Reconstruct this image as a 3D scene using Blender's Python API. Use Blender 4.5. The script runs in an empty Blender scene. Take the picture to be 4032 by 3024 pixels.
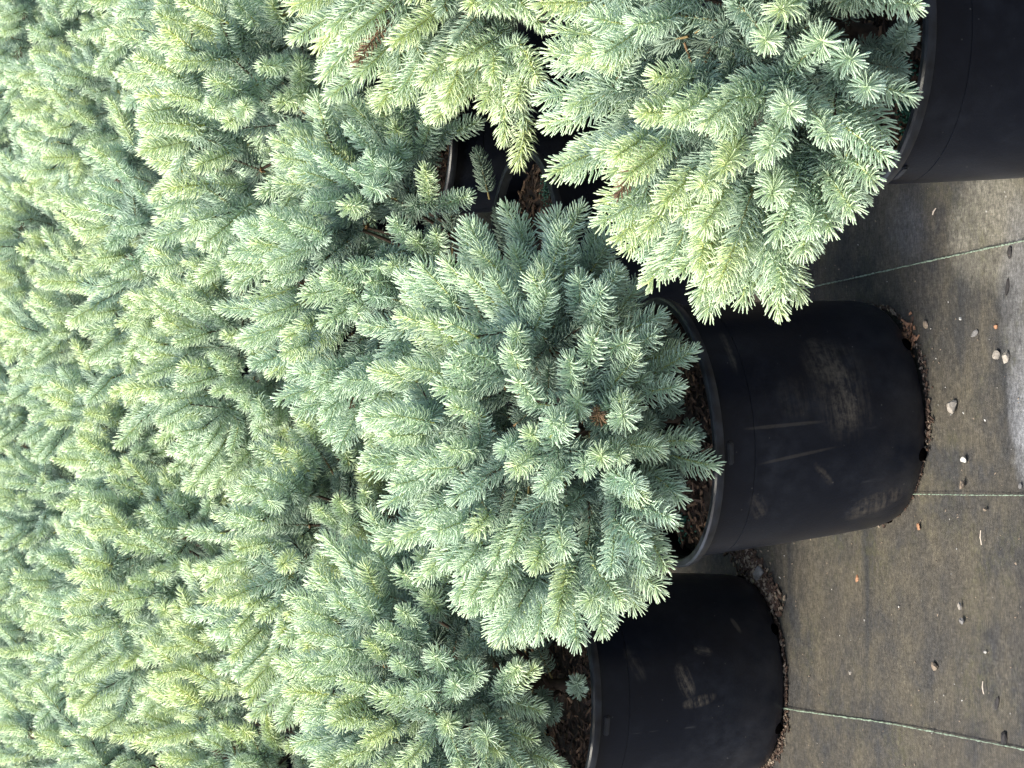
import bpy, bmesh, math, random
import numpy as np
from mathutils import Vector, Matrix
rnd = math.radians
S = bpy.context.scene
COL = S.collection

# ------------------------------------------------------------------ camera
PITCH, ROLL, CAMH, FPX = rnd(17.6), 0.024, 1.58, 10750.0
F = Vector((0, math.cos(PITCH), -math.sin(PITCH)))
U = Vector((0, math.sin(PITCH), math.cos(PITCH)))
R = Vector((1, 0, 0))
xc = -U * math.cos(ROLL) - R * math.sin(ROLL)        # the phone was held on its side
yc = R * math.cos(ROLL) - U * math.sin(ROLL)
cd = bpy.data.cameras.new('camera')
cam = bpy.data.objects.new('camera', cd); COL.objects.link(cam)
cam.matrix_world = Matrix(((xc.x, yc.x, -F.x, 0), (xc.y, yc.y, -F.y, 0), (xc.z, yc.z, -F.z, CAMH), (0, 0, 0, 1)))
cd.sensor_width = 36; cd.lens = 36 * FPX / 4032
cd.clip_start = 0.05; cd.clip_end = 3000
cd.dof.use_dof = True; cd.dof.focus_distance = 3.55; cd.dof.aperture_fstop = 45
S.camera = cam

# ------------------------------------------------------------------ light: hazy sun
SUN_EL, SUN_AZ = rnd(58), rnd(-105)      # azimuth from +Y (away from camera), clockwise positive = to the right
w = bpy.data.worlds.new('World'); S.world = w; w.use_nodes = True
nt = w.node_tree; bg = nt.nodes['Background']
sky = nt.nodes.new('ShaderNodeTexSky'); sky.sky_type = 'NISHITA'; sky.sun_disc = False
sky.sun_elevation = SUN_EL; sky.sun_rotation = SUN_AZ
sky.dust_density = 4.0; sky.air_density = 1.0; sky.ozone_density = 1.0
nt.links.new(sky.outputs[0], bg.inputs[0]); bg.inputs[1].default_value = 0.15
sd = bpy.data.lights.new('sun', 'SUN'); sd.energy = 2.0; sd.angle = rnd(20); sd.color = (1.0, 0.95, 0.80)
sun = bpy.data.objects.new('sun', sd); COL.objects.link(sun)
sdir = Vector((math.sin(SUN_AZ) * math.cos(SUN_EL), math.cos(SUN_AZ) * math.cos(SUN_EL), math.sin(SUN_EL)))
sun.rotation_euler = sdir.to_track_quat('Z', 'Y').to_euler()
S.view_settings.view_transform = 'Standard'; S.view_settings.look = 'None'
S.view_settings.gamma = 1.0; S.view_settings.use_curve_mapping = False
S.view_settings.exposure = 1.18
S.cycles.max_bounces = 5; S.cycles.diffuse_bounces = 3; S.cycles.glossy_bounces = 2

# ------------------------------------------------------------------ materials
def mat(name):
    m = bpy.data.materials.new(name); m.use_nodes = True
    n = m.node_tree.nodes; l = m.node_tree.links
    return m, n, l, n['Principled BSDF']
def noise(n, l, scale, detail=4, vec=None, rough=.55, dist=0):
    t = n.new('ShaderNodeTexNoise'); t.inputs['Scale'].default_value = scale
    t.inputs['Detail'].default_value = detail; t.inputs['Roughness'].default_value = rough
    t.inputs['Distortion'].default_value = dist
    if vec is not None: l.new(vec, t.inputs['Vector'])
    return t.outputs['Fac']
def ramp(n, l, fac, a, b, ca=(0, 0, 0, 1), cb=(1, 1, 1, 1)):
    if b > 1: fac = math_(n, l, 'DIVIDE', fac, b * 1.05); a, b = a / (b * 1.05), 1 / 1.05
    r = n.new('ShaderNodeValToRGB'); e = r.color_ramp.elements
    e[0].position = a; e[1].position = b; e[0].color = ca; e[1].color = cb
    l.new(fac, r.inputs[0]); return r.outputs[0]
def mix(n, l, fac, a, b, mode='MIX'):
    m = n.new('ShaderNodeMix'); m.data_type = 'RGBA'; m.blend_type = mode
    for s, v in ((0, fac), (6, a), (7, b)):
        if isinstance(v, (int, float)): m.inputs[s].default_value = v
        elif isinstance(v, tuple): m.inputs[s].default_value = v
        else: l.new(v, m.inputs[s])
    return m.outputs[2]
def math_(n, l, op, a, b=None, c=None):
    m = n.new('ShaderNodeMath'); m.operation = op
    for i, v in enumerate((a, b, c)):
        if v is None: continue
        if isinstance(v, (int, float)): m.inputs[i].default_value = v
        else: l.new(v, m.inputs[i])
    return m.outputs[0]
def mapping(n, l, vec, scale=(1, 1, 1), loc=(0, 0, 0), rot=(0, 0, 0)):
    m = n.new('ShaderNodeMapping'); l.new(vec, m.inputs[0])
    m.inputs['Scale'].default_value = scale; m.inputs['Location'].default_value = loc
    m.inputs['Rotation'].default_value = rot
    return m.outputs[0]
def bump(n, l, h, strength, dist, bs):
    b = n.new('ShaderNodeBump'); b.inputs['Strength'].default_value = strength
    b.inputs['Distance'].default_value = dist; l.new(h, b.inputs['Height']); l.new(b.outputs[0], bs.inputs['Normal'])
def objco(n): return n.new('ShaderNodeTexCoord').outputs['Object']

# needles: attribute tint = (yellow, old, along the needle)
def mat_needle():
    m, n, l, b = mat('spruce_needle')
    a = n.new('ShaderNodeAttribute'); a.attribute_name = 'tint'
    sp = n.new('ShaderNodeSeparateColor'); l.new(a.outputs['Color'], sp.inputs[0])
    oi = n.new('ShaderNodeObjectInfo')
    shift = math_(n, l, 'MULTIPLY_ADD', oi.outputs['Random'], 0.34, -0.17)
    yel = n.new('ShaderNodeMath'); yel.operation = 'ADD'; yel.use_clamp = True
    l.new(sp.outputs[0], yel.inputs[0]); l.new(shift, yel.inputs[1])
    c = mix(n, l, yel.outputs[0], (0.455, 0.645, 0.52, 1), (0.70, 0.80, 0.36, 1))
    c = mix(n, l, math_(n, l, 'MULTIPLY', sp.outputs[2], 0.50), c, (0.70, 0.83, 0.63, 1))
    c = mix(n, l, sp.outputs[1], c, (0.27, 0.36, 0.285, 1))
    l.new(c, b.inputs['Base Color']); b.inputs['Roughness'].default_value = .5
    b.inputs['Specular IOR Level'].default_value = .35
    return m
def mat_twig():
    m, n, l, b = mat('green_twig')
    a = n.new('ShaderNodeAttribute'); a.attribute_name = 'tint'
    sp = n.new('ShaderNodeSeparateColor'); l.new(a.outputs['Color'], sp.inputs[0])
    c = mix(n, l, sp.outputs[1], (0.36, 0.38, 0.12, 1), (0.20, 0.11, 0.055, 1))
    l.new(c, b.inputs['Base Color']); b.inputs['Roughness'].default_value = .6
    return m
def mat_simple(name, col, rough=.7, var=.35, scale=60, bmp=.3):
    m, n, l, b = mat(name); v = objco(n)
    f = noise(n, l, scale, 5, v)
    dark = tuple(x * (1 - var) for x in col) + (1,); light = tuple(min(1, x * (1 + var)) for x in col) + (1,)
    l.new(ramp(n, l, f, .3, .7, dark, light), b.inputs['Base Color']); b.inputs['Roughness'].default_value = rough
    if bmp: bump(n, l, f, bmp, .003, b)
    return m
def mat_pot(name, seed, scuffs):
    """black plastic, dusty, with dull scuffs; scuffs = list of (x,z,sx,sz,stretch) in the pot's own front (x,z) plane"""
    m, n, l, b = mat(name); v = objco(n); v = mapping(n, l, v, loc=(seed, 0, 0)) if seed else v
    v0 = objco(n)
    f1 = noise(n, l, 9, 6, v); f2 = noise(n, l, 55, 6, v)
    dust = math_(n, l, 'MULTIPLY', ramp(n, l, f1, .42, .78), ramp(n, l, f2, .35, .75))
    sepv = n.new('ShaderNodeSeparateXYZ'); l.new(v0, sepv.inputs[0])
    low = n.new('ShaderNodeMapRange'); low.inputs[1].default_value = .10; low.inputs[2].default_value = 0.0
    low.clamp = True; l.new(sepv.outputs[2], low.inputs[0])
    lowd = math_(n, l, 'MULTIPLY', low.outputs[0], ramp(n, l, noise(n, l, 25, 6, v), .35, .7))
    base = mix(n, l, f1, (0.0013, 0.0026, 0.0068, 1), (0.0028, 0.0048, 0.0105, 1))
    base = mix(n, l, math_(n, l, 'MULTIPLY', dust, .8), base, (0.017, 0.021, 0.030, 1))
    base = mix(n, l, math_(n, l, 'MULTIPLY', lowd, .65), base, (0.036, 0.035, 0.037, 1))
    # fine scratches
    sc = noise(n, l, 70, 3, mapping(n, l, v, (1, 1, .10), rot=(.35, .2, .1)), .5)
    scr = math_(n, l, 'MULTIPLY', ramp(n, l, sc, .70, .74), ramp(n, l, noise(n, l, 7, 2, v), .5, .62))
    base = mix(n, l, math_(n, l, 'MULTIPLY', scr, .5), base, (0.075, 0.078, 0.082, 1))
    # dust specks
    vo = n.new('ShaderNodeTexVoronoi'); vo.inputs['Scale'].default_value = 75; l.new(v, vo.inputs['Vector'])
    spk = ramp(n, l, vo.outputs['Distance'], .05, .09, (1, 1, 1, 1), (0, 0, 0, 1))
    spk = math_(n, l, 'MULTIPLY', spk, ramp(n, l, noise(n, l, 30, 2, v), .52, .6))
    base = mix(n, l, math_(n, l, 'MULTIPLY', spk, .30), base, (0.20, 0.19, 0.17, 1))
    for (cx, cz, sx, sz, rot, amt) in scuffs:
        mp = mapping(n, l, v0, (1, 1, 1), (-cx, 0, -cz))
        mr = n.new('ShaderNodeVectorRotate'); mr.rotation_type = 'Y_AXIS'; mr.inputs['Angle'].default_value = rot
        l.new(mp, mr.inputs[0]); s = n.new('ShaderNodeSeparateXYZ'); l.new(mr.outputs[0], s.inputs[0])
        dx = math_(n, l, 'POWER', math_(n, l, 'ABSOLUTE', math_(n, l, 'DIVIDE', s.outputs[0], sx)), 2.5)
        dz = math_(n, l, 'POWER', math_(n, l, 'ABSOLUTE', math_(n, l, 'DIVIDE', s.outputs[2], sz)), 2.5)
        d = math_(n, l, 'ADD', dx, dz)
        d = math_(n, l, 'ADD', d, math_(n, l, 'MULTIPLY', noise(n, l, 40, 3, v0), 1.1))
        mask = ramp(n, l, d, .80, 1.5, (1, 1, 1, 1), (0, 0, 0, 1))
        front = ramp(n, l, sepv.outputs[1], -.03, 0.0, (1, 1, 1, 1), (0, 0, 0, 1))
        st = noise(n, l, 1.0, 5, mapping(n, l, mr.outputs[0], (16, 1, 150)), .7)
        st = math_(n, l, 'MULTIPLY', st, math_(n, l, 'MULTIPLY_ADD', noise(n, l, 120, 4, v0, .7), 1.2, .4)); st = ramp(n, l, st, .40 if sz > .005 else .15, .66 if sz > .005 else .5)
        k = math_(n, l, 'MULTIPLY', math_(n, l, 'MULTIPLY', mask, front), math_(n, l, 'MULTIPLY', st, amt))
        base = mix(n, l, k, base, (0.105, 0.092, 0.074, 1))
    l.new(base, b.inputs['Base Color'])
    l.new(ramp(n, l, dust, 0, 1, (.34, .34, .34, 1), (.62, .62, .62, 1)), b.inputs['Roughness'])
    b.inputs['Specular IOR Level'].default_value = .34
    bump(n, l, noise(n, l, 260, 4, v, .7), .22, .0012, b)
    return m
def mat_soil(): return mat_simple('potting_soil', (.022, .015, .011), .9, .6, 120, .8)
M_NEEDLE, M_TWIG = mat_needle(), mat_twig()
M_BRANCH = mat_simple('brown_bark', (.050, .032, .020), .8, .4, 90)
M_SOIL = mat_soil()
M_CHIPD = mat_simple('dark_bark_chip', (.060, .035, .022), .8, .5, 150)
M_CHIPL = mat_simple('tan_bark_chip', (.17, .105, .065), .8, .5, 150)
M_PRILL = mat_simple('green_prill', (.012, .085, .055), .5, .3, 200, 0)
M_DEAD = mat_simple('dry_brown_needle', (.17, .105, .06), .7, .35, 150)
M_RIM = mat_simple('dusty_sky_sheen_rim', (.016, .019, .025), .33, .7, 45, .25)  # dust plus sky sheen on rim and tabs, painted in as paler black
POT_STD = mat_pot('black_plastic', 0, [])
POT_A = mat_pot('black_plastic_scuffed', 0, [(.040, .122, .075, .046, 0, .30), (.030, .119, .050, .022, .04, .65), (.080, .140, .03, .03, .1, .35), (.035, .185, .03, .03, 0, .15),
                                             (.002, .205, .065, .0028, 1.57, .26), (-.038, .190, .062, .0025, 1.68, .20), (-.066, .152, .024, .006, .75, .28), (-.112, .065, .016, .045, .3, .40), (-.10, .24, .02, .012, .6, .25), (.10, .262, .03, .006, 0, .4)])
POT_B = mat_pot('black_plastic_smeared', 3.1, [(.030, .163, .030, .013, .35, .85), (.000, .142, .010, .030, .2, .75), (.070, .130, .016, .007, 1.3, .5), (.10, .07, .012, .004, .5, .4), (.06, .24, .03, .012, .4, .25)])

# ------------------------------------------------------------------ mesh helpers
def obj(name, me, parent=None, mats=()):
    o = bpy.data.objects.new(name, me); COL.objects.link(o)
    for m in mats: me.materials.append(m)
    if parent: o.parent = parent
    return o
def np_mesh(name, verts, tris, smooth=True, matidx=None, tint=None):
    me = bpy.data.meshes.new(name)
    nv, nf = len(verts), len(tris)
    me.vertices.add(nv); me.vertices.foreach_set('co', np.ascontiguousarray(verts, dtype=np.float32).ravel())
    me.loops.add(nf * 3); me.loops.foreach_set('vertex_index', np.ascontiguousarray(tris, dtype=np.int32).ravel())
    me.polygons.add(nf); me.polygons.foreach_set('loop_start', np.arange(0, nf * 3, 3, dtype=np.int32))
    me.polygons.foreach_set('loop_total', np.full(nf, 3, dtype=np.int32))
    if matidx is not None: me.polygons.foreach_set('material_index', matidx.astype(np.int32))
    me.update(calc_edges=True)
    me.polygons.foreach_set('use_smooth', np.full(nf, smooth, dtype=bool))
    if tint is not None:
        at = me.attributes.new('tint', 'FLOAT_COLOR', 'POINT')
        at.data.foreach_set('color', np.concatenate([tint, np.ones((nv, 1))], 1).astype(np.float32).ravel())
    return me
def unit(a): return a / np.maximum(np.linalg.norm(a, axis=-1, keepdims=True), 1e-9)
def frames(T):
    ref = np.where(np.abs(T[:, 2:3]) < .9, np.array([[0, 0, 1.]]), np.array([[1., 0, 0]]))
    A = unit(np.cross(ref, T)); B = np.cross(T, A); return A, B
def tubes(paths, radii, sides=5):
    """paths: list of (k,3) arrays; radii: list of (k,) -> verts, tris"""
    V, T, off = [], [], 0
    for P, r in zip(paths, radii):
        P = np.asarray(P, float); k = len(P)
        tg = unit(np.gradient(P, axis=0)); A, B = frames(tg)
        an = np.arange(sides) * 2 * np.pi / sides
        ring = P[:, None] + r[:, None, None] * (np.cos(an)[None, :, None] * A[:, None] + np.sin(an)[None, :, None] * B[:, None])
        V.append(ring.reshape(-1, 3))
        for i in range(k - 1):
            for j in range(sides):
                a = off + i * sides + j; b2 = off + i * sides + (j + 1) % sides
                T.append((a, b2, b2 + sides)); T.append((a, b2 + sides, a + sides))
        off += k * sides
    return np.concatenate(V), np.array(T)

def shoots_mesh(name, P, D, L, nl, yel, old, rng, dens=1.0, width=.00098, fine=False, dead=False):
    """bottle-brush spruce shoots: P base, D direction, L length, nl needle length, yel/old tints; one mesh"""
    N = len(P); D = unit(D)
    per = np.maximum((L * 2050 * dens * (.022 / nl) ** .3).astype(int), 26)
    idx = np.repeat(np.arange(N), per); M = len(idx)
    start = np.cumsum(per) - per; k = np.arange(M) - start[idx]; t = (k + .5) / per[idx]
    t = np.clip(t ** .92 + rng.normal(0, .01, M), 0.02, 1)
    phi = k * 2.39996 + rng.normal(0, .25, M)
    A, B = frames(D)
    upw = unit(np.array([[0, 0, 1.]]) - D * D[:, 2:3]); bend = rng.uniform(.0, .10, N)
    side = rng.normal(0, .045, N)
    def axis(i, tt):
        return P[i] + D[i] * (L[i] * tt)[:, None] + upw[i] * (bend[i] * L[i] * tt ** 2)[:, None] + A[i] * (side[i] * L[i] * tt ** 2)[:, None]
    base = axis(idx, t)
    T = unit(D[idx] + upw[idx] * (2 * bend[idx] * t)[:, None])
    rad = np.cos(phi)[:, None] * A[idx] + np.sin(phi)[:, None] * B[idx]
    upness = (rad @ np.array([0, 0, 1.]))
    al = np.radians(74) - np.radians(30) * np.clip((t - .55) / .45, 0, 1) ** 1.5 + rng.normal(0, .07, M)
    endn = t > .88
    al = np.where(endn, np.radians(56) * np.sqrt(rng.random(M)), al)
    al = al - .14 * upness * (1 - np.abs(D[idx, 2]))
    ln = nl[idx] * (1 - .34 * np.clip((t - .72) / .28, 0, 1) ** 1.3) * (1 - .25 * np.clip((.12 - t) / .12, 0, 1)) * rng.uniform(.88, 1.05, M)
    n0 = np.cos(al)[:, None] * T + np.sin(al)[:, None] * rad + rng.normal(0, .045, (M, 3))
    n0 = unit(n0)
    mid = base + n0 * (ln * .52)[:, None]
    n1 = unit(n0 + T * .60 + np.array([[0, 0, .12]]) + rng.normal(0, .07, (M, 3)))
    tip = mid + n1 * (ln * .50)[:, None]
    a, b = frames(n0); W = width * rng.uniform(.85, 1.15, M)
    an = np.arange(3) * 2 * np.pi / 3 + .4
    off = (np.cos(an)[None, :, None] * a[:, None] + np.sin(an)[None, :, None] * b[:, None]) * W[:, None, None]
    if fine:
        nm = unit(n0 + n1)
        v = np.concatenate([base[:, None] + off * .8, mid[:, None] + off * 1.05, (mid + n1 * (ln * .42)[:, None])[:, None] + off * .80, tip[:, None]], 1)
        rings, al_ = 3, np.array([0, 0, 0, .5, .5, .5, .9, .9, .9, 1.0])
    else:
        v = np.concatenate([base[:, None] + off * .75, (mid + n1 * (ln * .12)[:, None])[:, None] + off * 1.15, tip[:, None]], 1)
        rings, al_ = 2, np.array([.0, 0, 0, .6, .6, .6, 1.0])
    f = []
    for g in range(rings - 1):
        for j in range(3):
            q = (j + 1) % 3; o_ = g * 3; f += [(o_ + j, o_ + q, o_ + 3 + q), (o_ + j, o_ + 3 + q, o_ + 3 + j)]
    o_ = (rings - 1) * 3
    for j in range(3): f.append((o_ + j, o_ + (j + 1) % 3, o_ + 3))
    f = np.array(f); nvp = rings * 3 + 1
    tris = (np.arange(M)[:, None, None] * nvp + f[None]).reshape(-1, 3)
    yv = np.clip(yel[idx] + rng.normal(0, .05, M) + .6 * np.clip(t - .65, 0, 1), 0, 1); ov = np.clip(old[idx] + rng.normal(0, .05, M), 0, 1)
    tint = np.zeros((M, nvp, 3)); tint[..., 0] = yv[:, None] + .22 * (1 - al_)[None]; tint[..., 1] = ov[:, None]; tint[..., 2] = al_[None]
    tint = np.clip(tint, 0, 1)
    verts = v.reshape(-1, 3); tint = tint.reshape(-1, 3)
    # stems
    S4, off0 = 4, len(verts); tt = np.array([-.15, .35, .7, .97]); K = len(tt)
    sv = []; i = np.arange(N)
    for q, u in enumerate(tt):
        c = axis(i, np.full(N, u)) if u > 0 else P + D * (L * u)[:, None]
        rr = .0017 * (1 - .55 * max(u, 0))
        for j in range(S4):
            aa = j * math.pi / 2; sv.append(c + rr * (math.cos(aa) * A + math.sin(aa) * B))
    sv = np.stack(sv, 1)
    sf = []
    for q in range(K - 1):
        for j in range(S4):
            a0 = q * S4 + j; b0 = q * S4 + (j + 1) % S4
            sf += [(a0, b0, b0 + S4), (a0, b0 + S4, a0 + S4)]
    # bud at the tip
    sf = np.array(sf)
    st = (np.arange(N)[:, None, None] * (K * S4) + sf[None] + off0).reshape(-1, 3)
    stint = np.zeros((N, K * S4, 3)); stint[..., 1] = old[:, None]; stint[..., 0] = .5
    verts = np.concatenate([verts, sv.reshape(-1, 3)]); tint = np.concatenate([tint, stint.reshape(-1, 3)])
    mi = np.concatenate([np.zeros(len(tris)), np.ones(len(st))]); tris = np.concatenate([tris, st])
    me = np_mesh(name, verts, tris, True, mi, tint)
    me.materials.append(M_DEAD if dead else M_NEEDLE); me.materials.append(M_TWIG)
    return me

def gapA(d, rng): return d[2] < -.05 and rng.random() < .12
def gapB(d, rng): return d[2] < .12 and rng.random() < .25
def gapC(d, rng): return d[2] < .10 and rng.random() < (.80 if (d[0] > -.45 and d[1] < .1) else .05)
def gapD(d, rng): return (d[2] < .12 and -.15 < d[0] < .70 and d[1] < 0 and rng.random() < .85)
def crown(seed, Rh, zc, up, down, tips, yellow=.25, low=-.35, gapfn=None, nlen=.0235, upb=.25, lobes=.10, rough=.012, LR=(.045, .080), fine=True, inner=70, dens=1.0, nodes=None, outw=.45, jit=.17, clump=0.0):
    """one shrub: shoot tips spread over a lumpy dome, every few tips joined at a node of older wood; z measured from the ground under the pot"""
    rng = np.random.default_rng(seed)
    P, D, L, NL, Y, O = [], [], [], [], [], []
    paths, radii = [], []
    lob = [(unit(rng.normal(size=3) * np.array([1, 1, .6])), rng.uniform(-1, 1)) for _ in range(9)]
    ga = 2.39996
    def put(cz, a, k):
        s_ = math.sqrt(max(0, 1 - cz * cz)); d = np.array([s_ * math.cos(a), s_ * math.sin(a), cz])
        k = k * (1 + sum(lobes * w_ * max(0, d @ q) ** 3 for q, w_ in lob))
        e = np.array([Rh, Rh, up if cz > 0 else down]); return d, d * e * k + np.array([0, 0, zc]), unit(d / e)
    N_ = nodes or tips // 4; nod = []
    for i in range(N_):
        cz = 1 - (1 - low) * (i + .5) / N_
        d, p, nrm = put(min(.98, max(-.95, cz + rng.normal(0, .05))), i * ga + rng.normal(0, .2), rng.uniform(.62, .74))
        if gapfn is gapD and gapfn(d, rng) and len(nod): continue
        nod.append((p, rng.uniform(.1, 1.9), nrm, rng.normal(0, clump)))
    NP = np.array([q[0] for q in nod])
    prim = []
    for i in range(13):
        cz = .95 - 1.25 * (i + .5) / 13; a = i * ga; s_ = math.sqrt(1 - cz * cz)
        d = np.array([s_ * math.cos(a), s_ * math.sin(a), cz]); nd = d * np.array([Rh, Rh, up if cz > 0 else down]) * .42 + np.array([0, 0, zc - .02]) + rng.normal(0, .015, 3)
        rt = np.array([rng.normal(0, .008), rng.normal(0, .008), .29 + .010 * (13 - i)]); prim.append(nd)
        tt = np.linspace(0, 1, 5)[:, None]; md = rt + (nd - rt) * .5 + np.array([0, 0, -.02])
        paths.append((1 - tt) ** 2 * rt + 2 * tt * (1 - tt) * md + tt ** 2 * nd); radii.append(np.linspace(.0036, .0024, 5))
    def add(p, d, l, nl, y, o): P.append(p); D.append(unit(d)); L.append(l); NL.append(nl); Y.append(float(np.clip(y, 0, 1))); O.append(o)
    for (p, yk, nrm, _) in nod:                     # older wood from the primary limbs to each node, clothed in older needles
        root = min(prim, key=lambda q: np.linalg.norm(q - p)); md = (root + p) / 2 + np.array([0, 0, -.008])
        tt = np.linspace(0, 1, 4)[:, None]; paths.append((1 - tt) ** 2 * root + 2 * tt * (1 - tt) * md + tt ** 2 * p); radii.append(np.linspace(.0017, .0012, 4))
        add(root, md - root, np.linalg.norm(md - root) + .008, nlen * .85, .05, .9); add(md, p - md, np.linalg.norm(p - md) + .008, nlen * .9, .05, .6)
    for i in range(tips):
        cz = 1 - (1 - low) * (i + .5) / tips; cz = min(.99, max(low - .05, cz + rng.normal(0, .035)))
        a = i * ga + rng.normal(0, .16)
        if gapfn and gapfn(np.array([math.sqrt(1 - cz * cz) * math.cos(a), math.sqrt(1 - cz * cz) * math.sin(a), cz]), rng): continue
        d, tp, nrm = put(cz, a, 1); nrm = unit(nrm * (1 - .6 * (outw > .6)) + unit(d * np.array([Rh, Rh, up])) * .6)
        tp = tp + nrm * rng.normal(0, rough) - nrm * (rng.random() < .12) * .03
        n_i = int(np.argmin(np.linalg.norm(NP - tp, axis=1))); pn, yk, _, ck = nod[n_i]; tp = tp + nrm * ck
        v = tp - pn; dist = np.linalg.norm(v)
        dr = unit(unit(v) * (1.2 - outw) + nrm * outw + np.array([0, 0, upb * (1 if cz > -.1 else .1)]) + rng.normal(0, jit, 3))
        Lt = float(np.clip(rng.uniform(*LR), .035, max(.05, dist * 1.05)))
        b0 = tp - dr * Lt; y0 = yellow * yk * rng.uniform(.75, 1.3) + .25 * max(cz, 0) ** 2
        if rng.random() < .10: y0 += .35
        add(b0, dr, Lt, nlen * rng.uniform(.84, 1.08), y0, 0)
        g = b0 - pn; gl = np.linalg.norm(g)
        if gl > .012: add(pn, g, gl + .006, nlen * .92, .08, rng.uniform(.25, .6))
        paths.append(np.array([pn, b0 * .5 + pn * .5, b0])); radii.append(np.full(3, .0013))
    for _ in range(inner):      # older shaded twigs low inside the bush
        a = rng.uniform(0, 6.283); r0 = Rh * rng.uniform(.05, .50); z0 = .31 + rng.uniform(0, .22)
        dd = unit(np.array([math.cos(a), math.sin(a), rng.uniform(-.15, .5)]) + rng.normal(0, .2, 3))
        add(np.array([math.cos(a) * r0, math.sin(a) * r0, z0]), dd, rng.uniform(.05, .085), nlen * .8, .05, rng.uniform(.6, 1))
    P, D = np.array(P), np.array(D); L, NL, Y, O = map(np.array, (L, NL, Y, O))
    nd = 4; di = rng.choice(np.arange(len(P))[(O > .2) & (O < .6)], nd, replace=False)
    dead = shoots_mesh('dry_needles', P[di], unit(D[di] + rng.normal(0, .35, (nd, 3))), L[di] * .8 + .015, NL[di] * .7, Y[di], O[di] + 1, rng, .5, dead=True)
    me = shoots_mesh('foliage', P, D, L, NL, Y, O, rng, dens, fine=fine)
    bv, bt = tubes(paths, radii)
    tv, tt_ = tubes([np.array([[0, 0, .24], [.004, 0, .33], [0, .004, .42], [.002, 0, .48]])], [np.array([.010, .008, .006, .004])], 8)
    bm_ = np_mesh('branch', bv, bt); bm_.materials.append(M_BRANCH)
    tm = np_mesh('trunk', tv, tt_); tm.materials.append(M_BRANCH)
    return me, bm_, tm, dead

# ------------------------------------------------------------------ pot
POTH, RIM = .31, .175
def lathe(profile, seg=96):
    """revolve a profile; corners sharper than 25 degrees get their own ring so that they shade crisply"""
    V = []; T = []; pr = np.array(profile, float); runs = [[0]]
    for i in range(1, len(pr)):
        runs[-1].append(i)
        if i < len(pr) - 1:
            a, b_ = pr[i] - pr[i - 1], pr[i + 1] - pr[i]
            if a @ b_ < math.cos(rnd(25)) * np.linalg.norm(a) * np.linalg.norm(b_): runs.append([i])
    for run in runs:
        off = len(V)
        for i in run:
            for j in range(seg):
                a = 2 * math.pi * j / seg; V.append((pr[i, 0] * math.cos(a), pr[i, 0] * math.sin(a), pr[i, 1]))
        for i in range(len(run) - 1):
            for j in range(seg):
                a = off + i * seg + j; b_ = off + i * seg + (j + 1) % seg
                T += [(a, b_, b_ + seg), (a, b_ + seg, a + seg)]
    return np.array(V), np.array(T)
def pot_wall_mesh():
    pr = [(.112, .004), (.138, .0015), (.1435, .0040), (.1475, .010), (.1508, .020), (.1532, .034), (.1570, .085), (.1605, .150), (.1632, .215), (.1640, .2498), (.1624, .2501), (.1624, .2514),
          (.1646, .2517), (.1650, .266), (.1657, .288), (.1657, .2975), (.1637, .2975), (.1632, .240), (.156, .12), (.142, .014), (.110, .012)]
    v, t = lathe(pr); return np_mesh('wall', v, t)
def pot_rim_mesh():
    pr = [(.1640, .2975), (.1650, .2968), (.1725, .2962), (.1756, .2970), (.1766, .2995), (.1772, .3020), (.1778, .3045), (.1776, .3075), (.1752, .3098), (.1700, .3105),
          (.1672, .3092), (.1655, .3050), (.1645, .3000), (.1640, .2975)]
    v, t = lathe(pr); return np_mesh('rim', v, t)
def tab_mesh(ang, hole=False):
    bm = bmesh.new()
    if hole:
        bmesh.ops.create_uvsphere(bm, u_segments=16, v_segments=10, radius=1)
        bmesh.ops.scale(bm, vec=(.0045, .0095, .0070), verts=bm.verts)
        bmesh.ops.translate(bm, vec=(.1455, 0, .0075), verts=bm.verts)
    else:
        bmesh.ops.create_cube(bm, size=1); bmesh.ops.scale(bm, vec=(.004, .030, .0085), verts=bm.verts)
        bmesh.ops.bevel(bm, geom=bm.edges[:], offset=.0018, segments=2, affect='EDGES')
        bmesh.ops.translate(bm, vec=(.1666, 0, .2850), verts=bm.verts)
    bmesh.ops.rotate(bm, cent=(0, 0, 0), matrix=Matrix.Rotation(ang, 3, 'Z'), verts=bm.verts)
    me = bpy.data.meshes.new('grip_tab' if not hole else 'drainage_hole'); bm.to_mesh(me); bm.free()
    for p in me.polygons: p.use_smooth = hole
    return me
M_HOLE_SHADE = mat_simple('hole_shade', (.0012, .001, .001), 1.0, .5, 200, 0)  # solid knobs coloured near black as the shade inside drainage holes
M_HOLE_SHADE.node_tree.nodes['Principled BSDF'].inputs['Specular IOR Level'].default_value = 0

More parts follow.
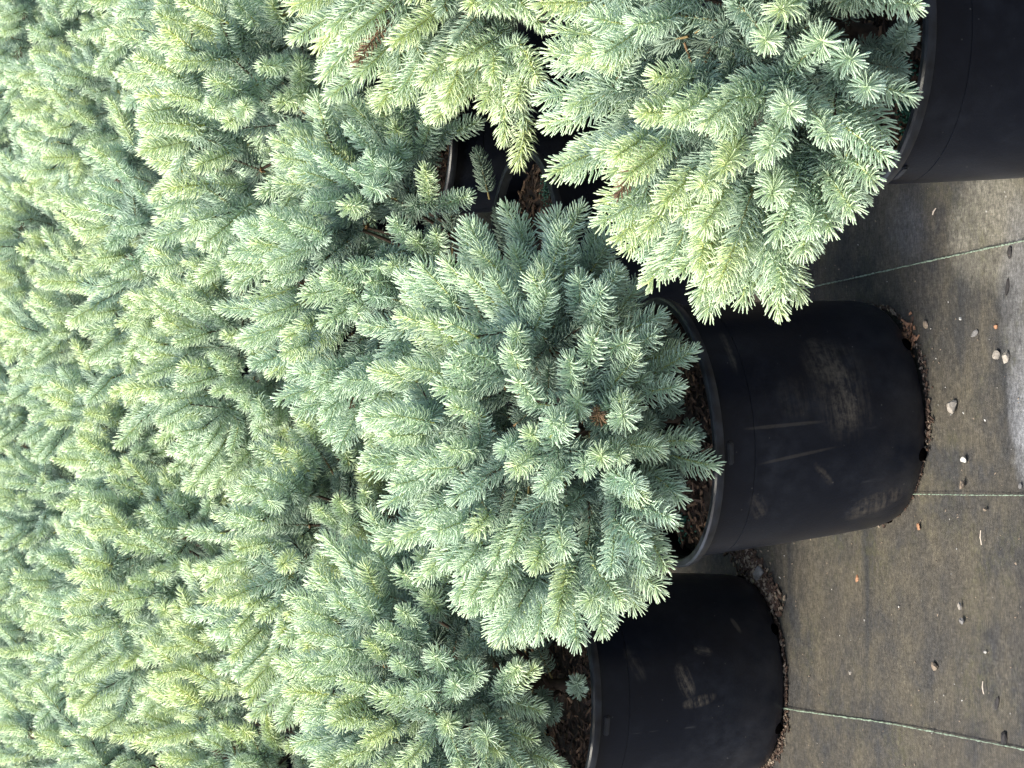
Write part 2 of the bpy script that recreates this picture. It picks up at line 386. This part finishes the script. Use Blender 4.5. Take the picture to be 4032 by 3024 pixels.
def chips(n, rmax, z, seed, smin, smax, zjit=.004, asp=(1.6, 4.5), region=None):
    rng = np.random.default_rng(seed); V, T = [], []
    box = np.array([[-1, -1, -1], [1, -1, -1], [1, 1, -1], [-1, 1, -1], [-1, -1, 1], [1, -1, 1], [1, 1, 1], [-1, 1, 1]], float) * .5
    F_ = np.array([(0, 2, 1), (0, 3, 2), (4, 5, 6), (4, 6, 7), (0, 1, 5), (0, 5, 4), (1, 2, 6), (1, 6, 5), (2, 3, 7), (2, 7, 6), (3, 0, 4), (3, 4, 7)])
    k = 0
    while k < n:
        if region: x, y = region(rng)
        else:
            r = rmax * math.sqrt(rng.random()); a = rng.uniform(0, 6.283); x, y = r * math.cos(a), r * math.sin(a)
        wdt = rng.uniform(smin, smax); ln = wdt * rng.uniform(*asp)
        b = box * np.array([ln, wdt, wdt * rng.uniform(.3, .6)]) * (1 + rng.normal(0, .16, (8, 3)))
        rot = Matrix.Rotation(rng.uniform(0, 6.283), 3, 'Z') @ Matrix.Rotation(rng.normal(0, .35), 3, 'Y') @ Matrix.Rotation(rng.normal(0, .4), 3, 'X')
        b = b @ np.array(rot).T + np.array([x, y, z + rng.uniform(0, zjit)])
        V.append(b); T.append(F_ + 8 * k); k += 1
    return np.concatenate(V), np.concatenate(T)
def soil_mesh():
    rng = np.random.default_rng(5); V = [(0, 0, .286)]; T = []; seg = 64; rings = 12
    for i in range(1, rings + 1):
        for j in range(seg):
            a = 6.28318 * j / seg; r = .1625 * i / rings
            V.append((r * math.cos(a), r * math.sin(a), .284 - .010 * (i / rings) ** 2 + (rng.normal(0, .0022) if i < rings else 0)))
    for j in range(seg): T.append((0, 1 + j, 1 + (j + 1) % seg))
    for i in range(rings - 1):
        for j in range(seg):
            a = 1 + i * seg + j; b_ = 1 + i * seg + (j + 1) % seg
            T += [(a, b_, b_ + seg), (a, b_ + seg, a + seg)] 
    T = [(a, c, b) if False else (a, b, c) for a, b, c in T]
    me = np_mesh('soil', np.array(V), np.array(T)); me.materials.append(M_SOIL); return me
def bark_mesh():
    v1, t1 = chips(620, .152, .279, 11, .0022, .0055, .008)
    v2, t2 = chips(190, .154, .281, 12, .0020, .0045, .008)
    mi = np.concatenate([np.zeros(len(t1)), np.ones(len(t2))])
    me = np_mesh('bark_chips', np.concatenate([v1, v2]), np.concatenate([t1, t2 + len(v1)]), False, mi)
    me.materials.append(M_CHIPD); me.materials.append(M_CHIPL); return me
def prill_mesh(cx, cy, n, seed):
    rng = np.random.default_rng(seed); bm = bmesh.new()
    for _ in range(n):
        r = abs(rng.normal(0, .020)); a = rng.uniform(0, 6.28)
        x, y = cx + r * math.cos(a) * 1.3, cy + r * math.sin(a) * .8
        if math.hypot(x, y) > .155: continue
        bmesh.ops.create_icosphere(bm, subdivisions=1, radius=rng.uniform(.0013, .0019), matrix=Matrix.Translation((x, y, .284 + rng.uniform(0, .006) )))
    me = bpy.data.meshes.new('fertilizer_beads'); bm.to_mesh(me); bm.free(); me.materials.append(M_PRILL); return me

ME_WALL, ME_RIM, ME_SOIL, ME_BARK = pot_wall_mesh(), pot_rim_mesh(), soil_mesh(), bark_mesh()
ME_WALL.materials.append(POT_STD); ME_RIM.materials.append(M_RIM)
ME_TABS = [tab_mesh(-math.pi / 2 - .16 + k * math.pi / 2) for k in range(4)]
ME_HOLES = [tab_mesh(-math.pi / 2 - .38 + k * math.pi / 3, True) for k in range(6)]
for me_ in ME_TABS: me_.materials.append(M_RIM)
for me_ in ME_HOLES: me_.materials.append(M_HOLE_SHADE)

def potted(name, label, loc, meshes, rz=0, pot_mat=None, pot_rz=0, prill=None, small=False, sc=1.0, group=None, tilt=(0, 0), off=0):
    root = bpy.data.objects.new(name, None); COL.objects.link(root)
    root.location = loc; root.empty_display_size = .1; root.rotation_euler = (tilt[0], tilt[1], 0)
    root['label'] = label; root['category'] = 'potted shrub'; root['group'] = group or 'dwarf blue spruces in black nursery pots'
    fo, br, tr, dd = meshes
    f = obj('foliage', fo, root); f.rotation_euler.z = rz
    f.scale = (sc, sc, sc); f.location = (off, 0, .29 * (1 - sc))
    b_ = obj('branch', br, root); t_ = obj('trunk', tr, root)
    ds = obj('dry_needles', dd, f); ds['label'] = 'dry orange-brown needles'; ds['kind'] = 'stuff'
    for q in (b_, t_): q.rotation_euler.z = rz; q.scale = f.scale; q.location = f.location
    wl = obj('pot', ME_WALL, root); wl.rotation_euler.z = pot_rz
    r_ = obj('rim', ME_RIM, wl)
    parts = [wl]
    if not small:
        for m_ in ME_TABS: obj('grip_tab', m_, wl)
        for m_ in ME_HOLES: obj('drainage_hole', m_, wl)
    if pot_mat:
        for o in (wl,):
            o.material_slots[0].link = 'OBJECT'; o.material_slots[0].material = pot_mat
    so = obj('soil', ME_SOIL, root)
    bc = obj('bark_chips', ME_BARK, so); bc.rotation_euler.z = rz * 1.7; bc['kind'] = 'stuff'
    if prill:
        pm = obj('fertilizer_beads', prill_mesh(*prill), so); pm['kind'] = 'stuff'
    return root

# ------------------------------------------------------------------ ground
def mat_ground():
    m, n, l, b = mat('woven_ground_cover'); v = objco(n)
    big = noise(n, l, 5.5, 5, mapping(n, l, v, (1, 1.0, 1)), .6, .6)
    mid = noise(n, l, 16, 6, v, .65); fine = noise(n, l, 120, 5, v, .7); fib = noise(n, l, 420, 3, v, .7)
    c = mix(n, l, ramp(n, l, big, .38, .62), (0.038, 0.038, 0.038, 1), (0.064, 0.057, 0.045, 1))
    c = mix(n, l, ramp(n, l, mid, .42, .66), c, (0.080, 0.071, 0.053, 1))
    st = noise(n, l, 3.4, 5, mapping(n, l, v, (.55, 2.6, 1), (3, 1, 0)), .6, .4)
    c = mix(n, l, math_(n, l, 'MULTIPLY', ramp(n, l, st, .50, .66), .85), c, (0.024, 0.026, 0.029, 1))
    # paler tan and grey patches on the near side
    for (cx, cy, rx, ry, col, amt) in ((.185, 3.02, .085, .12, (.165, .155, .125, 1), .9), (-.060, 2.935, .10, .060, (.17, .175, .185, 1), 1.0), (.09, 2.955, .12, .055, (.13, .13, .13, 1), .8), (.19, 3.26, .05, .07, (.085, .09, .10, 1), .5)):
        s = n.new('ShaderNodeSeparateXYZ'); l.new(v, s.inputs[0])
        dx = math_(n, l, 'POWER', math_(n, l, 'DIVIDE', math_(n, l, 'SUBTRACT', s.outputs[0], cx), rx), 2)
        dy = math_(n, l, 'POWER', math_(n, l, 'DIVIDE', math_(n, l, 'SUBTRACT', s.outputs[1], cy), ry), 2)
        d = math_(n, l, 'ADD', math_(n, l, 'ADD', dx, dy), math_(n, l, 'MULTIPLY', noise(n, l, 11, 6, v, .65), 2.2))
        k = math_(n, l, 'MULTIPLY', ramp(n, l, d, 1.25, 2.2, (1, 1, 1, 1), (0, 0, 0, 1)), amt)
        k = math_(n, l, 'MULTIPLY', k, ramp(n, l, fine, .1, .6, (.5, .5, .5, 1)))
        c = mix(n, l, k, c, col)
    gx = noise(n, l, 1, 4, mapping(n, l, v, (90, 420, 1)), .7); gy = noise(n, l, 1, 4, mapping(n, l, v, (420, 60, 1)), .7)
    c = mix(n, l, .45, c, ramp(n, l, gx, .34, .68, (.3, .3, .3, 1), (1.8, 1.8, 1.8, 1)), 'MULTIPLY')
    c = mix(n, l, .30, c, ramp(n, l, gy, .34, .68, (.4, .4, .4, 1), (1.7, 1.7, 1.7, 1)), 'MULTIPLY')
    moss = math_(n, l, 'MULTIPLY', ramp(n, l, noise(n, l, 7, 6, mapping(n, l, v, (1, 1, 1), (5, 2, 0)), .7), .50, .66), ramp(n, l, noise(n, l, 90, 5, v, .7), .42, .62))
    c = mix(n, l, math_(n, l, 'MULTIPLY', moss, .40), c, (.080, .080, .034, 1))
    # weave
    sx = n.new('ShaderNodeSeparateXYZ'); l.new(v, sx.inputs[0])
    wx = math_(n, l, 'SINE', math_(n, l, 'MULTIPLY', sx.outputs[0], 6.283 / .0024))
    wy = math_(n, l, 'SINE', math_(n, l, 'MULTIPLY', sx.outputs[1], 6.283 / .0040))
    wv = math_(n, l, 'MULTIPLY', wx, wy)
    c = mix(n, l, .55, c, ramp(n, l, fine, .30, .72, (.35, .35, .35, 1), (1.65, 1.65, 1.65, 1)), 'MULTIPLY')
    c = mix(n, l, .40, c, ramp(n, l, fib, .30, .70, (.15, .15, .15, 1), (2.1, 2.1, 2.1, 1)), 'MULTIPLY')
    c = mix(n, l, .35, c, ramp(n, l, math_(n, l, 'MULTIPLY_ADD', wv, .5, .5), 0, 1, (.6, .6, .6, 1), (1.3, 1.3, 1.3, 1)), 'MULTIPLY')
    l.new(c, b.inputs['Base Color']); b.inputs['Roughness'].default_value = .75
    b.inputs['Specular IOR Level'].default_value = .3
    h = math_(n, l, 'ADD', math_(n, l, 'MULTIPLY', wv, .25), fine)
    bump(n, l, h, .35, .002, b)
    return m
def build_ground():
    xs = np.concatenate([[-60, -20, -5], np.linspace(-1.3, 1.3, 90), [5, 20, 60]]); ys = np.concatenate([[-40, -10, 0], np.linspace(2.4, 5, 90), [10, 30, 120]])
    X, Y = np.meshgrid(xs, ys); Z = 0.0016 * np.sin(X * 9 + 1.3 * np.sin(Y * 7)) + .0012 * np.sin(Y * 14 + X * 5) - .0032
    Z[(abs(X) > 1.3)] = -.004
    V = np.stack([X, Y, Z], -1).reshape(-1, 3); nx = len(xs); T = []
    for i in range(len(ys) - 1):
        for j in range(nx - 1):
            a = i * nx + j; T += [(a, a + 1, a + nx + 1), (a, a + nx + 1, a + nx)]
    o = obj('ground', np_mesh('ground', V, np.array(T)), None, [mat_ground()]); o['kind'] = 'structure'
build_ground()
def thread(pts, wdt):
    m, n, l, b = mat('green_woven_thread'); v = objco(n)
    f = noise(n, l, 260, 3, v); c = ramp(n, l, f, .36, .58, (.08, .09, .065, 1), (.25, .33, .25, 1))
    l.new(c, b.inputs['Base Color']); b.inputs['Roughness'].default_value = .6
    rng = np.random.default_rng(int(abs(pts[0][0]) * 1000)); P = []
    pts = np.array(pts)
    tt = np.linspace(0, len(pts) - 1, 260); x = np.interp(tt, range(len(pts)), pts[:, 0]); y = np.interp(tt, range(len(pts)), pts[:, 1])
    k = np.exp(-np.linspace(-2, 2, 25) ** 2); k /= k.sum(); x = np.convolve(np.pad(x, 12, 'reflect', reflect_type='odd'), k, 'valid')
    x = x + rng.normal(0, .00022, len(x))
    wd = wdt * rng.uniform(.55, 1.25, len(x)); V = []; T = []
    for i in range(len(x)):
        V += [(x[i] - wd[i], y[i], .0012), (x[i] + wd[i], y[i], .0012), (x[i], y[i], .0022)]
        if i:
            a = 3 * (i - 1); T += [(a, a + 2, a + 5), (a, a + 5, a + 3), (a + 2, a + 1, a + 4), (a + 2, a + 4, a + 5)]
    o = obj('ground_thread', np_mesh('ground_thread', np.array(V), np.array(T)), None, [m]); o['kind'] = 'structure'
thread([(-.186, 6.0), (-.158, 3.3), (-.156, 3.22), (-.153, 3.09), (-.149, 2.951), (-.14, 2.3)], .0007)
thread([(.10, 6.0), (.128, 3.55), (.134, 3.413), (.146, 3.18), (.157, 2.936), (.17, 2.3)], .0010)
thread([(-.50, 6.0), (-.490, 3.9), (-.485, 3.687), (-.467, 3.344), (-.457, 2.966), (-.45, 2.3)], .0010)

# ------------------------------------------------------------------ the four pots in front
cA = crown(101, .270, .467, .222, .152, 255, .20, -.86, None, upb=.05, lobes=.06, rough=.014, dens=.86, nlen=.0248, LR=(.040, .068), inner=110, outw=.8)
cB = crown(202, .275, .475, .225, .160, 235, .26, -.70, gapB, upb=.12, rough=.016, dens=.86, nlen=.0245, LR=(.036, .07), inner=110, outw=.7)
cC = crown(303, .312, .440, .192, .128, 270, .30, -.74, gapC, upb=.10, lobes=.06, inner=140, rough=.016, dens=.86, nlen=.0250, LR=(.040, .075), outw=.7)
cD = crown(404, .290, .495, .235, .150, 235, .26, -.40, gapD, upb=.25, inner=18, rough=.018, dens=.86, nlen=.0245, outw=.6)
potted('potted_spruce', 'round blue spruce in the whole black pot with tan scuff marks', (-.050, 3.352, 0), cA, 0, POT_A, 0, (-.12, .02, 60, 1), tilt=(0, -.06), off=.018)
potted('potted_spruce', 'blue spruce in the black pot with a curved mud smear at the bottom edge', (-.448, 3.835, 0), cB, .6, POT_B, -.1, (.08, -.10, 70, 2))
potted('potted_spruce', 'large yellow-tipped spruce in the black pot cut off at the top right corner', (.375, 2.735, 0), cC, 0, None, .5, (-.085, -.085, 420, 3))
potted('potted_spruce', 'blue spruce with pot rim and soil showing in the dark gap behind the front plants', (.178, 3.935, 0), cD, 0, None, .3, (.125, -.055, 260, 4))

# ------------------------------------------------------------------ the plants behind, in staggered rows
variants = [crown(500 + k, .290, .480, .225, .17, 175, .22 + .06 * (k % 2), -.30, None, .0255, .16, .30, .020, (.045, .092), False, 60, .88, 38, .62, .24, .022) for k in range(4)]
rv, sv_ = np.array([.415, -.537]), np.array([.255, .560])
A0 = np.array([-.068, 3.335]); rng = np.random.default_rng(77); random.seed(7)
ordn = ['first', 'second', 'third', 'fourth', 'fifth', 'sixth', 'seventh', 'eighth', 'ninth', 'tenth', 'eleventh']
used = {(0, 0), (-1, 0), (1, 0), (0, 1)}
rows = {}
for j in range(0, 16):
    for i in range(-14, 15):
        if (i, j) in used: continue
        p = A0 + i * rv + j * sv_ + rng.normal(0, .022, 2)
        if (i, j) == (1, 1): p = np.array([.630, 3.42])
        if p[1] > 9.1 or p[1] < 2.5 or abs(p[0]) > .141 * p[1] + .50: continue
        rows.setdefault(j, []).append((i, p))
count = 0
for j, lst in sorted(rows.items()):
    lst.sort(key=lambda q: -q[0])          # top of the photo first
    for k, (i, p) in enumerate(lst):
        va = variants[(i * 2 + j * 3) % 4]
        if j == 0: where = 'just entering at the bottom edge beyond the mud-smeared pot'
        elif k == 0: where = f'topmost in the {ordn[j]} diagonal row behind the front pots'
        elif k == len(lst) - 1: where = f'lowest in the {ordn[j]} diagonal row behind the front pots'
        else: where = f'{ordn[k]} from the top in the {ordn[j]} diagonal row behind the front pots'
        potted('potted_spruce', 'blue spruce, ' + where, (p[0], p[1], 0), va, rng.uniform(0, 6.28), None, rng.uniform(0, 6), None, small=(p[1] > 5), sc=rng.uniform(.98, 1.10) * (1.10 if (i, j) in ((0, 2), (1, 1)) else 1), tilt=(rng.normal(0, .02), rng.normal(0, .02)))
        count += 1
print('back plants', count)

# ------------------------------------------------------------------ stones, chips and straw on the ground
def stone(x, y, s, flat, seed, m_, label, kind='pebble', cat='stone', sy=1.0, rz=0):
    rng = np.random.default_rng(seed); bm = bmesh.new()
    bmesh.ops.create_icosphere(bm, subdivisions=2, radius=1)
    q = [(unit(rng.normal(size=3)), rng.uniform(.45, .80)) for _ in range(9)]
    for v in bm.verts:
        c = np.array(v.co)
        for nn, d in q:
            e = c @ nn
            if e > d: c = c - nn * (e - d) * .9
        c *= 1 + .05 * rng.normal()
        v.co = c * np.array([s, s * sy, s * flat])
    bmesh.ops.rotate(bm, cent=(0, 0, 0), matrix=Matrix.Rotation(rz, 3, 'Z'), verts=bm.verts)
    mz = min(v.co.z for v in bm.verts)
    me = bpy.data.meshes.new(kind); bm.to_mesh(me); bm.free(); me.materials.append(m_)
    o = bpy.data.objects.new(kind, me); COL.objects.link(o); o.location = (x, y, -mz - .0035)
    o['label'] = label; o['category'] = cat
    return o
M_ST = mat_simple('pale_stone', (.30, .27, .23), .8, .3, 160); M_SG = mat_simple('grey_stone', (.15, .145, .14), .8, .4, 160)
M_SW = mat_simple('white_stone', (.42, .41, .38), .8, .2, 160); M_SB = mat_simple('tan_stone', (.21, .165, .12), .8, .4, 200)
M_OR = mat_simple('orange_wood_chip', (.33, .17, .09), .7, .4, 160); M_BK = mat_simple('black_bark', (.018, .016, .016), .8, .5, 200)
M_STRAW = mat_simple('dry_straw', (.55, .47, .38), .6, .2, 100, 0)
G1 = 'loose stones on the ground cloth'; G2 = 'bark and wood scraps on the ground cloth'
sts = [
 (.065, 3.205, .0062, .6, M_SB, 'brownish rounded stone near the upper base of the scuffed pot', 1.2, .3, G1),
 (.049, 3.073, .0058, .4, M_SG, 'flat elongated grey stone below the brown stone', 1.8, .2, G1),
 (.0215, 3.013, .0068, .7, M_ST, 'left stone of the touching pale pair', 1.3, .4, G1),
 (.019, 2.988, .0072, .7, M_ST, 'right stone of the touching pale pair', 1.25, 1.2, G1),
 (-.042, 3.131, .0092, .75, M_ST, 'largest pale angular stone, straight out from the middle of the scuffed pot', 1.1, .8, G1),
 (-.109, 3.107, .0055, .8, M_SW, 'small white stone between the large angular stone and the middle green thread', 1.1, .2, G1),
 (-.141, 3.113, .0062, .7, M_SB, 'dull tan stone just above the middle green thread', 1.1, .9, G1),
 (-.138, 2.961, .0044, .7, M_SG, 'small grey stone at the right edge beside the middle green thread', 1.1, .9, G1),
 (-.170, 3.055, .0034, .8, M_SB, 'tiny tan stone just below the middle green thread', 1.2, .4, G1),
 (.056, 3.016, .0034, .8, M_OR, 'tiny reddish stone above the touching pale pair', 1.2, .4, G1),
 (.069, 3.110, .0027, .8, M_SW, 'tiny white stone beside the brown rounded stone', 1.0, .4, G1),
 (-.379, 3.205, .0075, .55, M_SB, 'tan heart-shaped stone in the middle of the open ground at the lower right', 1.2, .4, G1),
 (-.295, 3.129, .0058, .5, M_ST, 'small half white half dark stone above the round grey pebble', .6, .4, G1),
 (-.314, 3.125, .0050, .7, M_SG, 'round grey pebble beside the half white stone', 1.0, .4, G1),
 (-.348, 3.065, .0026, .8, M_SW, 'tiny bright white stone between the two straws', 1.0, .4, G1),
 (-.335, 3.416, .0027, .8, M_SW, 'tiny white stone out from the mud-smeared pot', 1.0, .4, G1),
 (-.411, 3.466, .0040, .6, M_ST, 'small pale chip of stone next to the mud-smeared pot foot', .7, .4, G1),
 (-.292, 3.779, .0120, .6, M_SG, 'dull grey stone in the dirt between the two whole pots', 1.2, .4, G1),
 (-.325, 3.740, .0065, .6, M_SB, 'brown stone in the dirt at the upper foot of the mud-smeared pot', 1.2, .4, G1),
 (-.199, 3.243, .0060, .4, M_OR, 'orange wood chip just below the foot of the scuffed pot', .8, 1.2, G2),
 (-.279, 3.438, .0062, .4, M_OR, 'orange wood chip in the open ground between the two whole pots', .8, .2, G2),
 (.144, 2.977, .0050, .4, M_BK, 'dark bark scrap right beside the upper green thread', 2.0, 1.3, G2),
 (.103, 2.985, .0050, .4, M_BK, 'dark bark scrap with a pale edge between upper thread and pale stones', 2.3, 1.3, G2),
 (-.407, 3.037, .0046, .5, M_BK, 'small black oval bark scrap near the lower straw', 2.2, 1.4, G2),
 (-.451, 3.017, .0068, .5, M_BK, 'larger black oval bark scrap lying on the lower green thread', 2.2, 1.5, G2),
]
for q, (x, y, s, fl, m_, lab, sy, rz, g) in enumerate(sts):
    o = stone(x, y, s, fl, 900 + q, m_, lab, 'pebble' if g == G1 else 'wood_chip', 'stone' if g == G1 else 'wood chip', sy, rz); o['group'] = g
for x, y, ln, a, lab in [(-.205, 3.061, .018, .08, 'short pale straw lying above the half white stone'), (-.392, 3.065, .016, .12, 'short pinkish straw beside the small black bark scrap'),
                         (.208, 3.169, .012, -.9, 'short pale straw below the foliage of the large spruce')]:
    dx = Vector((math.cos(a), math.sin(a), 0)) * ln / 2
    P = np.array([[x - dx.x, y - dx.y, .0018], [x, y + .0008, .0026], [x + dx.x, y + dx.y, .0018]])
    v, t = tubes([P], [np.array([.0008, .0010, .0007])], 6)
    o = obj('straw', np_mesh('straw', v, t), None, [M_STRAW]); o['label'] = lab; o['category'] = 'straw'; o['group'] = 'straws on the ground cloth'
# grit and crumbs round the pot feet: uncountable
def grit(name, fn, n, seed, smin, smax, m1, m2, label, z=-.002, asp=(1, 2)):
    v1, t1 = chips(n, 1, z, seed, smin, smax, .002, asp, fn); v2, t2 = chips(n // 4, 1, z, seed + 1, smin, smax, .003, asp, fn)
    me = np_mesh(name, np.concatenate([v1, v2]), np.concatenate([t1, t2 + len(v1)]), False, np.concatenate([np.zeros(len(t1)), np.ones(len(t2))]))
    o = obj(name, me, None, [m1, m2]); o['kind'] = 'stuff'; o['label'] = label; o['category'] = 'grit'
def ringfn(cx, cy, r, sp):
    def f(rng):
        a = rng.uniform(0, 6.283); q = r + abs(rng.normal(0, sp)) * (.4 + 1.0 * (math.sin(3 * a + cx * 9) > .1)); return cx + q * math.cos(a), cy + q * math.sin(a)
    return f
grit('grit', ringfn(-.050, 3.352, .141, .005), 900, 31, .0010, .0032, M_CHIPD, M_SB, 'dark crumbs of soil round the foot of the scuffed pot')
grit('grit', ringfn(-.448, 3.835, .141, .007), 1100, 32, .0010, .0036, M_CHIPD, M_SB, 'dark crumbs of soil round the foot of the mud-smeared pot')
def pile(rng): 
    t = rng.random(); return -.245 - .09 * t + rng.normal(0, .012), 3.88 - .16 * t + rng.normal(0, .014)
grit('grit', pile, 900, 33, .0012, .0050, M_CHIPD, M_SB, 'spilled dark soil and gravel between the two whole pots')
def leafy(rng): return .050 + rng.normal(0, .012), 3.258 + rng.normal(0, .012)
grit('leaf_litter', leafy, 60, 34, .002, .005, M_OR, M_CHIPD, 'reddish dry litter at the upper foot of the scuffed pot', -.001, (1.5, 4))
def scat(rng): return rng.uniform(-.75, .35), rng.uniform(2.85, 3.75)
grit('fine_gravel', scat, 420, 35, .0005, .0017, M_SB, M_SW, 'fine specks of gravel scattered over the ground cloth')
